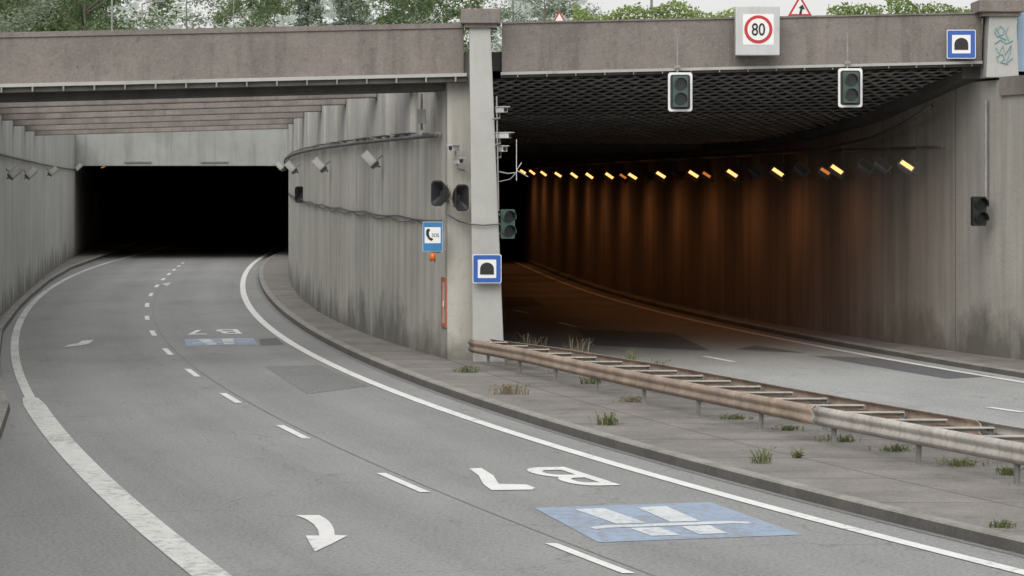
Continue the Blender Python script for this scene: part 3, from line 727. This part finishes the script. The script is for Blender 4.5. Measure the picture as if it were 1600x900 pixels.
def speaker(x,y,Y,w,h,rot,lab,kind):
    k=Y/F; e=thing(kind,at(x,y,Y),lab,kind.replace('_',' ')); e.rotation_euler=(0,0,rot); w*=k;h*=k
    n=len(rrect(w,h,w*.3)); A=rrect(w,h,w*.3);B=rrect(w*.55,h*.5,w*.2)
    V=[(a,-.14,b) for a,b in A]+[(a,.12,b) for a,b in B]+[(a*.86,-.14,b*.88) for a,b in A]+[(a*.5,.02,b*.5) for a,b in B]
    Fc=[]
    for i in range(n):
        j=(i+1)%n; Fc+= [(i,j,n+j,n+i),(i,2*n+i,2*n+j,j),(2*n+i,3*n+i,3*n+j,2*n+j)]
    Fc.append(tuple(range(n,2*n))[::-1]); Fc.append(tuple(range(3*n,4*n)))
    mk('horn',V,Fc,M['black'],e,False)
    MB().tube([(0,.12,0),(0,.22,0)],w*.22,10).done('driver',M['steel'],e)
    MB().box((0,.18,-h*.3),(.04,.12,.05)).box((0,.16,0),(.05,.03,h*.7)).done('bracket',M['steel'],e)
speaker(690,302,56.9,24,40,rd(-30),'dark grey horn loudspeaker bracketed on the wall','loudspeaker')
speaker(717,309,56.6,23,42,rd(25),'dark grey horn loudspeaker beside the pillar','loudspeaker')
speaker(471,304,on(WC,471,0,57,103).y-1,16,26,rd(-20),'dark grey horn loudspeaker bracketed on the wall','loudspeaker')
def cctv(x,y,Y,rot,sx=1):
    k=Y/F; e=thing('security_camera',at(x,y,Y),'small weathered security camera on a bracket','security camera','cameras around the pillar'); e.rotation_euler=(0,0,rot)
    MB().box((0,-.02,0),(.10,.26,.09)).box((0,-.05,.055),(.13,.32,.015)).done('housing',M['lgrey'],e,bevel=.006)
    MB().tube([(0,-.15,0),(0,-.17,0)],.032,10).done('lens',M['blk'],e)
    MB().tube([(0,.05,-.05),(0,.05,-.14),(-sx*.14,.05,-.16)],.018,6).done('bracket',M['steel'],e)
cctv(783,172,56.3,rd(30),1); cctv(785,212,56.4,rd(60),1); cctv(784,233,56.5,rd(20),1); cctv(710,232,56.8,rd(-25),-1); cctv(716,252,56.8,rd(20),-1)
e=thing('antenna',at(785,268,56.4),'thin rod antenna on an arm beside the pillar','antenna'); k=56.4/F
MB().tube([(-6*k,0,0),(8*k,0,-3*k),(22*k,0,-2*k)],.012,6).tube([(-6*k,0,-16*k),(12*k,0,-12*k),(22*k,0,-2*k)],.008,6).done('arm',M['rod'],e)
MB().tube([(22*k,0,-14*k),(22*k,0,50*k)],.006,6).tube([(22*k,0,2*k),(30*k,0,14*k)],.005,5).tube([(22*k,0,2*k),(40*k,0,-8*k)],.005,5).done('rod',M['wsign'],e)
tag(MB().tube([(at(776,150,56.35)),(at(779,330,56.35))],.014,6).done('conduit_pipe',M['rod'],world=True),'thin grey conduit running down the pillar','conduit')
e=thing('junction_box',at(659,182,on(WC,700,0,57,60).y+1.5),'small pale junction box and pole at the wall top','junction box')
MB().box((0,-.2,0),(.16,.1,.26)).done('box',M['lgrey'],e,bevel=.01); MB().tube([(0,-.1,-.25),(0,-.1,.42)],.025,6).done('pole',M['rod'],e)
def tri(x,y,Y,size,lab,sym):
    k=Y/F;S=size*k; e=thing('warning_sign',at(x,y,Y),lab,'warning sign'); z0=e.location.z
    def T(s,c=0): return [(-s/2,-s*.289+c),(s/2,-s*.289+c),(0,s*.577+c)]
    MB().prism(T(S),0,.02).done('plate',M['red'],e); MB().prism(T(S*.72),-.006,-.002).done('white_panel',M['wsign'],e)
    if sym: MB().prism([(-.02,-.1),(.03,-.1),(.05,0),(.1,-.01),(.05,.09),(-.03,.02),(.01,.01)],-.012,-.008).done('arrow_symbol',M['blk'],e)
    MB().tube([(0,.05,-(z0-5.6)),(0,.05,S*.4)],.03,8).done('post',M['galv'],e)
tri(1250,14,64,38,'triangular red-edged warning sign with black bend arrow on a post',True)
tri(874,33,75,28,'small triangular red-edged warning sign seen above the parapet',False)

# ---------------------------------------------------------------- guardrail
GX=Curve(G([(770,575),(819,588),(873,602),(938,617),(1008,635),(1095,652),(1195,678),(1363,711),(1455,732)],.12),2)
gr=thing('guardrail',(GX(45),45,.12),'rusty double-sided steel guardrail on posts along the median','guardrail')
prof=[(0,.345),(-.015,.36),(-.045,.385),(-.05,.41),(-.028,.445),(-.02,.46),(-.028,.475),(-.05,.51),(-.045,.535),(-.015,.56),(0,.575)]
def rail(fn,side,Y0,Y1,mat,label=None):
    V=[];Fc=[];Y=ys(Y0,Y1,.5);n=len(prof)
    for y in Y:
        x=fn(y)
        for (o,z) in prof: V.append((x+side*o,y,z+(.0 if y<52 else -(y-52)*.012)))
    for i in range(len(Y)-1):
        for k in range(n-1): q=i*n+k;Fc.append((q,q+1,q+n+1,q+n))
    o=mk('rail',V,Fc,mat,gr,True,smooth=True,label=label); m=o.modifiers.new('s','SOLIDIFY'); m.thickness=.008; return o
gap=lambda y:.90 if y<47 else .90-(y-47)*.062
GB=lambda y:GX(y)+gap(y)
rail(GX,1,38.4,56.2,M['rust'],'brown rusty rail face'); rail(GX,1,20,38.35,M['rustl'],'newer pale steel rail')
rail(GB,-1,36,56.2,M['rust'],'brown rusty rail face'); rail(GB,-1,20,35.95,M['rustl'],'newer pale steel rail')
yy=55.
i=0
while yy>22:
    fx=GX(yy); bx=GB(yy)
    if i%2==0:
        for x in(fx+.05,bx-.05):
            m=MB(); m.box((x,yy,.33),(.055,.012,.44)); m.box((x-.024,yy+.022,.33),(.008,.05,.44)); m.box((x+.024,yy-.022,.33),(.008,.05,.44)); m.box((x,yy,.124),(.16,.12,.01)); m.done('post',M['steel'],gr,True)
    m=MB(); m.box(((fx+bx)/2,yy,.53),(bx-fx-.04,.13,.012)); m.box(((fx+bx)/2,yy+.06,.505),(bx-fx-.04,.012,.045)); m.done('spacer',M['rustl'],gr,True)
    yy-=1.22;i+=1

# ---------------------------------------------------------------- weeds
def weed(x,y,w,h,dry=.2,z=.12):
    X,Yd=gp(x,y,z); k=Yd/F; w*=k;h*=k
    n=int(22+w*80)
    e=thing('weed_plant',(X,Yd,z),'low green weeds growing from the pavement joint' if dry<.5 else 'dry brownish weeds growing on the median','weed','weeds on the median')
    V=[];Fc=[]
    for i in range(n):
        bx=R.gauss(0,w*.22);by=R.gauss(0,w*.2);a=R.uniform(0,6.28);L=h*R.uniform(.25,1);lean=R.uniform(.2,.8)*L;wd=R.uniform(.003,.008)
        dx,dy=math.cos(a),math.sin(a);q=len(V)
        V+=[(bx-dy*wd,by+dx*wd,0),(bx+dy*wd,by-dx*wd,0),(bx+dx*lean*.4+dy*wd*1.6,by+dy*lean*.4-dx*wd*1.6,L*.6),(bx+dx*lean*.4-dy*wd*1.6,by+dy*lean*.4+dx*wd*1.6,L*.6),(bx+dx*lean,by+dy*lean,L*.95)]
        Fc+=[(q,q+1,q+2,q+3),(q+3,q+2,q+4)]
        for _ in range(3):
            t=R.uniform(.2,1);cx=bx+dx*lean*t;cy=by+dy*lean*t;cz=L*t*.9;s=R.uniform(.006,.016);b=R.uniform(0,6.28);q=len(V)
            V+=[(cx,cy,cz),(cx+s*math.cos(b)*1.6,cy+s*math.sin(b),cz+s*.6),(cx+s*3*math.cos(b),cy+s*3*math.sin(b),cz+s*.3),(cx+s*1.4*math.cos(b+.6),cy+s*1.4*math.sin(b+.6),cz-s*.3)];Fc.append((q,q+1,q+2,q+3))
    mk('leaves',V,Fc,M['dry'] if dry>=.5 else M['weed'],e,False)
for a in((730,582,40,14,.2),(797,616,65,22,.65),(948,664,48,26,.25),(832,556,40,44,.6),(900,562,34,42,.65),(985,575,18,36,.2),(1030,585,14,30,.3),(925,600,40,14,.2),(985,628,50,12,.6),(1190,724,26,32,.1),(1246,716,16,22,.4),(1310,690,60,14,.4),(1400,705,60,14,.2),(1500,728,70,16,.3),(1580,742,50,18,.3),(1566,824,44,14,.3),(500,487,12,8,.3),(1150,655,50,10,.3),(1230,672,50,10,.3)): weed(*a)

# ---------------------------------------------------------------- trees
def tree(kind,h,spread,nl,leafs,mat):
    e=thing('tree',(0,0,0),'','tree')
    tr=MB(); tr.tube([(0,0,0),(.1,.05,h*.3),(.0,.1,h*.62),(.05,0,h*.92)],[h*.014,h*.011,h*.005,.012],8)
    lim=[]
    for i in range(11):
        t=R.uniform(.25,.8);a=i*2.4;r=spread*(1-.5*t)*R.uniform(.6,1) if kind!='conifer' else spread*(1-t)*1.0
        p0=Vector((0.05,.05,h*t*.9));p1=p0+Vector((math.cos(a)*r*.5,math.sin(a)*r*.5,h*.07));p2=p0+Vector((math.cos(a)*r,math.sin(a)*r,h*.13 if kind!='conifer' else -.1)); tr.tube([p0,p1,p2],[h*.004,h*.0028,.008],6); lim.append(p2)
    tr.done('trunk',M['bark'],e,smooth=True)
    V=[];Fc=[]
    cl=[]
    if kind=='conifer':
        for i in range(60):
            t=(i+.5)/60; a=i*2.4; rr=spread*(1-t)**.9*R.uniform(.5,1.05); cl.append((Vector((math.cos(a)*rr,math.sin(a)*rr,h*(.12+.88*t)-.12*rr)),.18+.35*(1-t)))
    else:
        for p in lim: cl.append((p,spread*.2))
        for i in range(38):
            a=R.uniform(0,6.28);b=R.uniform(-1,1);rr=R.uniform(.3,1)**.5
            c=math.sqrt(max(0,1-b*b)); cl.append((Vector((math.cos(a)*c*spread*rr,math.sin(a)*c*spread*rr,h*.62+b*h*.38*rr)),spread*R.uniform(.12,.26)))
    for i in range(nl):
        c,r=cl[i%len(cl)]; p=c+Vector((R.gauss(0,r*.55),R.gauss(0,r*.55),R.gauss(0,r*.42))); s=leafs*R.uniform(.6,1.3)
        d1=Vector((R.gauss(0,1),R.gauss(0,1),R.gauss(0,.6))).normalized(); d2=d1.cross(Vector((R.gauss(0,1),R.gauss(0,1),R.gauss(0,1)))).normalized()
        q=len(V); V+=[p-d1*s,p+d2*s*.45,p+d1*s,p-d2*s*.45];Fc.append((q,q+1,q+2,q+3))
    mk('crown',V,Fc,mat,e,False)
    return e
PT=[tree('a',11,3.4,10000,.11,M['leafa']),tree('b',13,3.8,9000,.11,M['leafb']),tree('conifer',10.5,2.0,5500,.11,M['leafc']),tree('a',9,3.0,7000,.10,M['leafa'])]
TL=['leafy green tree standing beyond the bridge parapet','tall grey-green tree standing beyond the bridge','dark pointed conifer standing beyond the bridge','small bright green tree standing beyond the bridge']
spots=[(20,150,0,1.0),(75,165,0,1.1),(130,150,0,1.0),(-30,140,1,.9),(165,175,3,1.3),(50,180,0,1.2),(105,185,0,1.25),(290,215,1,1.02),(395,200,0,.98),(430,210,0,1.0),(480,190,2,1.12),(550,190,2,1.18),(600,210,1,1.0),(650,180,3,1.12),(700,185,3,1.2),(800,210,1,.98),(850,200,1,.95),(1440,250,3,1.2),(1590,190,0,1.1),(-90,150,0,1.1),(1680,190,1,1.1)]
used=set()
for (x,Y,t,s) in spots:
    e=PT[t]; loc=((x-800)*Y/F,Y,5.55)
    if t in used: c=clone(e,loc,(0,0,R.uniform(0,6.28)))
    else: used.add(t); c=e; c.location=loc
    c.scale=(s,s,s*R.uniform(.95,1.05)); c['label']=TL[t]; c['category']='tree'; c['group']='trees beyond the bridge'
V=[];Fc=[]
for i in range(15000):
    x=R.uniform(-90,110); y=R.uniform(380,420); top=5.5+(20 if x<9 else 10)+3.5*math.sin(x*.21)+2.5*math.sin(x*.57+1)+R.gauss(0,1.2); z=top-abs(R.gauss(0,6)); z=max(z,7); s=R.uniform(.35,.8)
    a=R.uniform(0,3.14);q=len(V);V+=[(x-s*math.cos(a),y,z),(x,y-s*math.sin(a),z-s*.5),(x+s*math.cos(a),y,z+s*.2),(x,y+.1,z+s*.6)];Fc.append((q,q+1,q+2,q+3))
o=mk('distant_wood',V,Fc,leafmat('foliage_far_haze',(.32,.35,.32),(.42,.46,.42))); o['kind']='stuff'; tag(o,'hazy belt of distant trees on the horizon','trees')  # distance haze painted into the pale leaf colour
def hedge(x0,x1,Y,ztop,lab):
    a=(x0-800)*Y/F;b=(x1-800)*Y/F; base=5.58; V=[];Fc=[]
    for i in range(int((b-a)*2000)):
        x=R.uniform(a,b);tz=ztop+.10*math.sin(x*2.3)+.07*math.sin(x*5.1+1)+R.gauss(0,.03); z=base+(tz-base)*R.random()**.6; y=Y+R.uniform(-.45,.45); s=R.uniform(.03,.06)
        d=Vector((R.gauss(0,1),R.gauss(0,1),R.gauss(0,1))).normalized();d2=d.cross(Vector((R.gauss(0,1),R.gauss(0,1),R.gauss(0,1)))).normalized();p=Vector((x,y,z));q=len(V)
        V+=[p-d*s,p+d2*s*.6,p+d*s,p-d2*s*.6];Fc.append((q,q+1,q+2,q+3))
    tag(mk('hedge',V,Fc,M['hedge']),lab,'hedge')
hedge(895,1150,72,3.2+(292-13)*72/F,'bright green clipped hedge above the parapet')
hedge(1295,1380,70,3.2+(292-4)*70/F,'bright green hedge above the parapet')
hedge(1385,1545,74,3.2+(292-6)*74/F,'light green hedge behind the parapet')
def slamp(x,Y,h):
    e=thing('street_lamp',((x-800)*Y/F,Y,5.58),'thin grey street lamp post beyond the bridge','street lamp','street lamps beyond the bridge')
    MB().tube([(0,0,0),(0,0,h*.5),(0,0,h)],[.05,.035,.025],8).done('post',M['steel'],e,smooth=True)
    MB().tube([(0,0,h),(.2,0,h+.08),(.5,0,h+.1)],[.025,.022,.02],8).done('arm',M['steel'],e,smooth=True)
    MB().box((.6,0,h+.09),(.4,.15,.07)).done('lamp_head',M['steel'],e,bevel=.02)
slamp(175,95,4.2);slamp(222,110,3.9);slamp(1018,90,6.);slamp(349,150,5.5);slamp(365,190,9)

# ---------------------------------------------------------------- light : soft overcast day
w=bpy.data.worlds.new('World'); scene.world=w; w.use_nodes=True; nt=w.node_tree
bg=nt.nodes['Background']; sky=nt.nodes.new('ShaderNodeTexSky'); sky.sky_type='NISHITA'; sky.sun_disc=False
sky.sun_elevation=rd(42); sky.sun_rotation=rd(195); sky.dust_density=5; sky.air_density=1.2
hs=nt.nodes.new('ShaderNodeHueSaturation'); hs.inputs['Saturation'].default_value=.22; hs.inputs['Value'].default_value=1.5; nt.links.new(sky.outputs[0],hs.inputs['Color'])
cl=mixc(nt,.62,hs.outputs[0],(7.1,7.1,7.05)); nt.links.new(cl,bg.inputs[0]); bg.inputs[1].default_value=.15
sl=bpy.data.lights.new('Sun','SUN'); sl.energy=1.4; sl.angle=rd(50); sl.color=(1,.97,.93)
so=link(bpy.data.objects.new('Sun',sl)); az=rd(195); el=rd(42)
dirv=Vector((math.sin(az)*math.cos(el),math.cos(az)*math.cos(el),math.sin(el))); so.rotation_euler=dirv.to_track_quat('Z','Y').to_euler()
scene.view_settings.view_transform='Standard'; scene.view_settings.look='None'; scene.view_settings.exposure=0
cd=bpy.data.cameras.new('Camera'); cd.sensor_width=36; cd.lens=F/1600*36; cd.shift_y=-(450-HY)/1600; cd.clip_end=3000; cd.clip_start=.5
co=link(bpy.data.objects.new('Camera',cd)); co.location=(0,0,H); co.rotation_euler=(rd(90),0,0); scene.camera=co
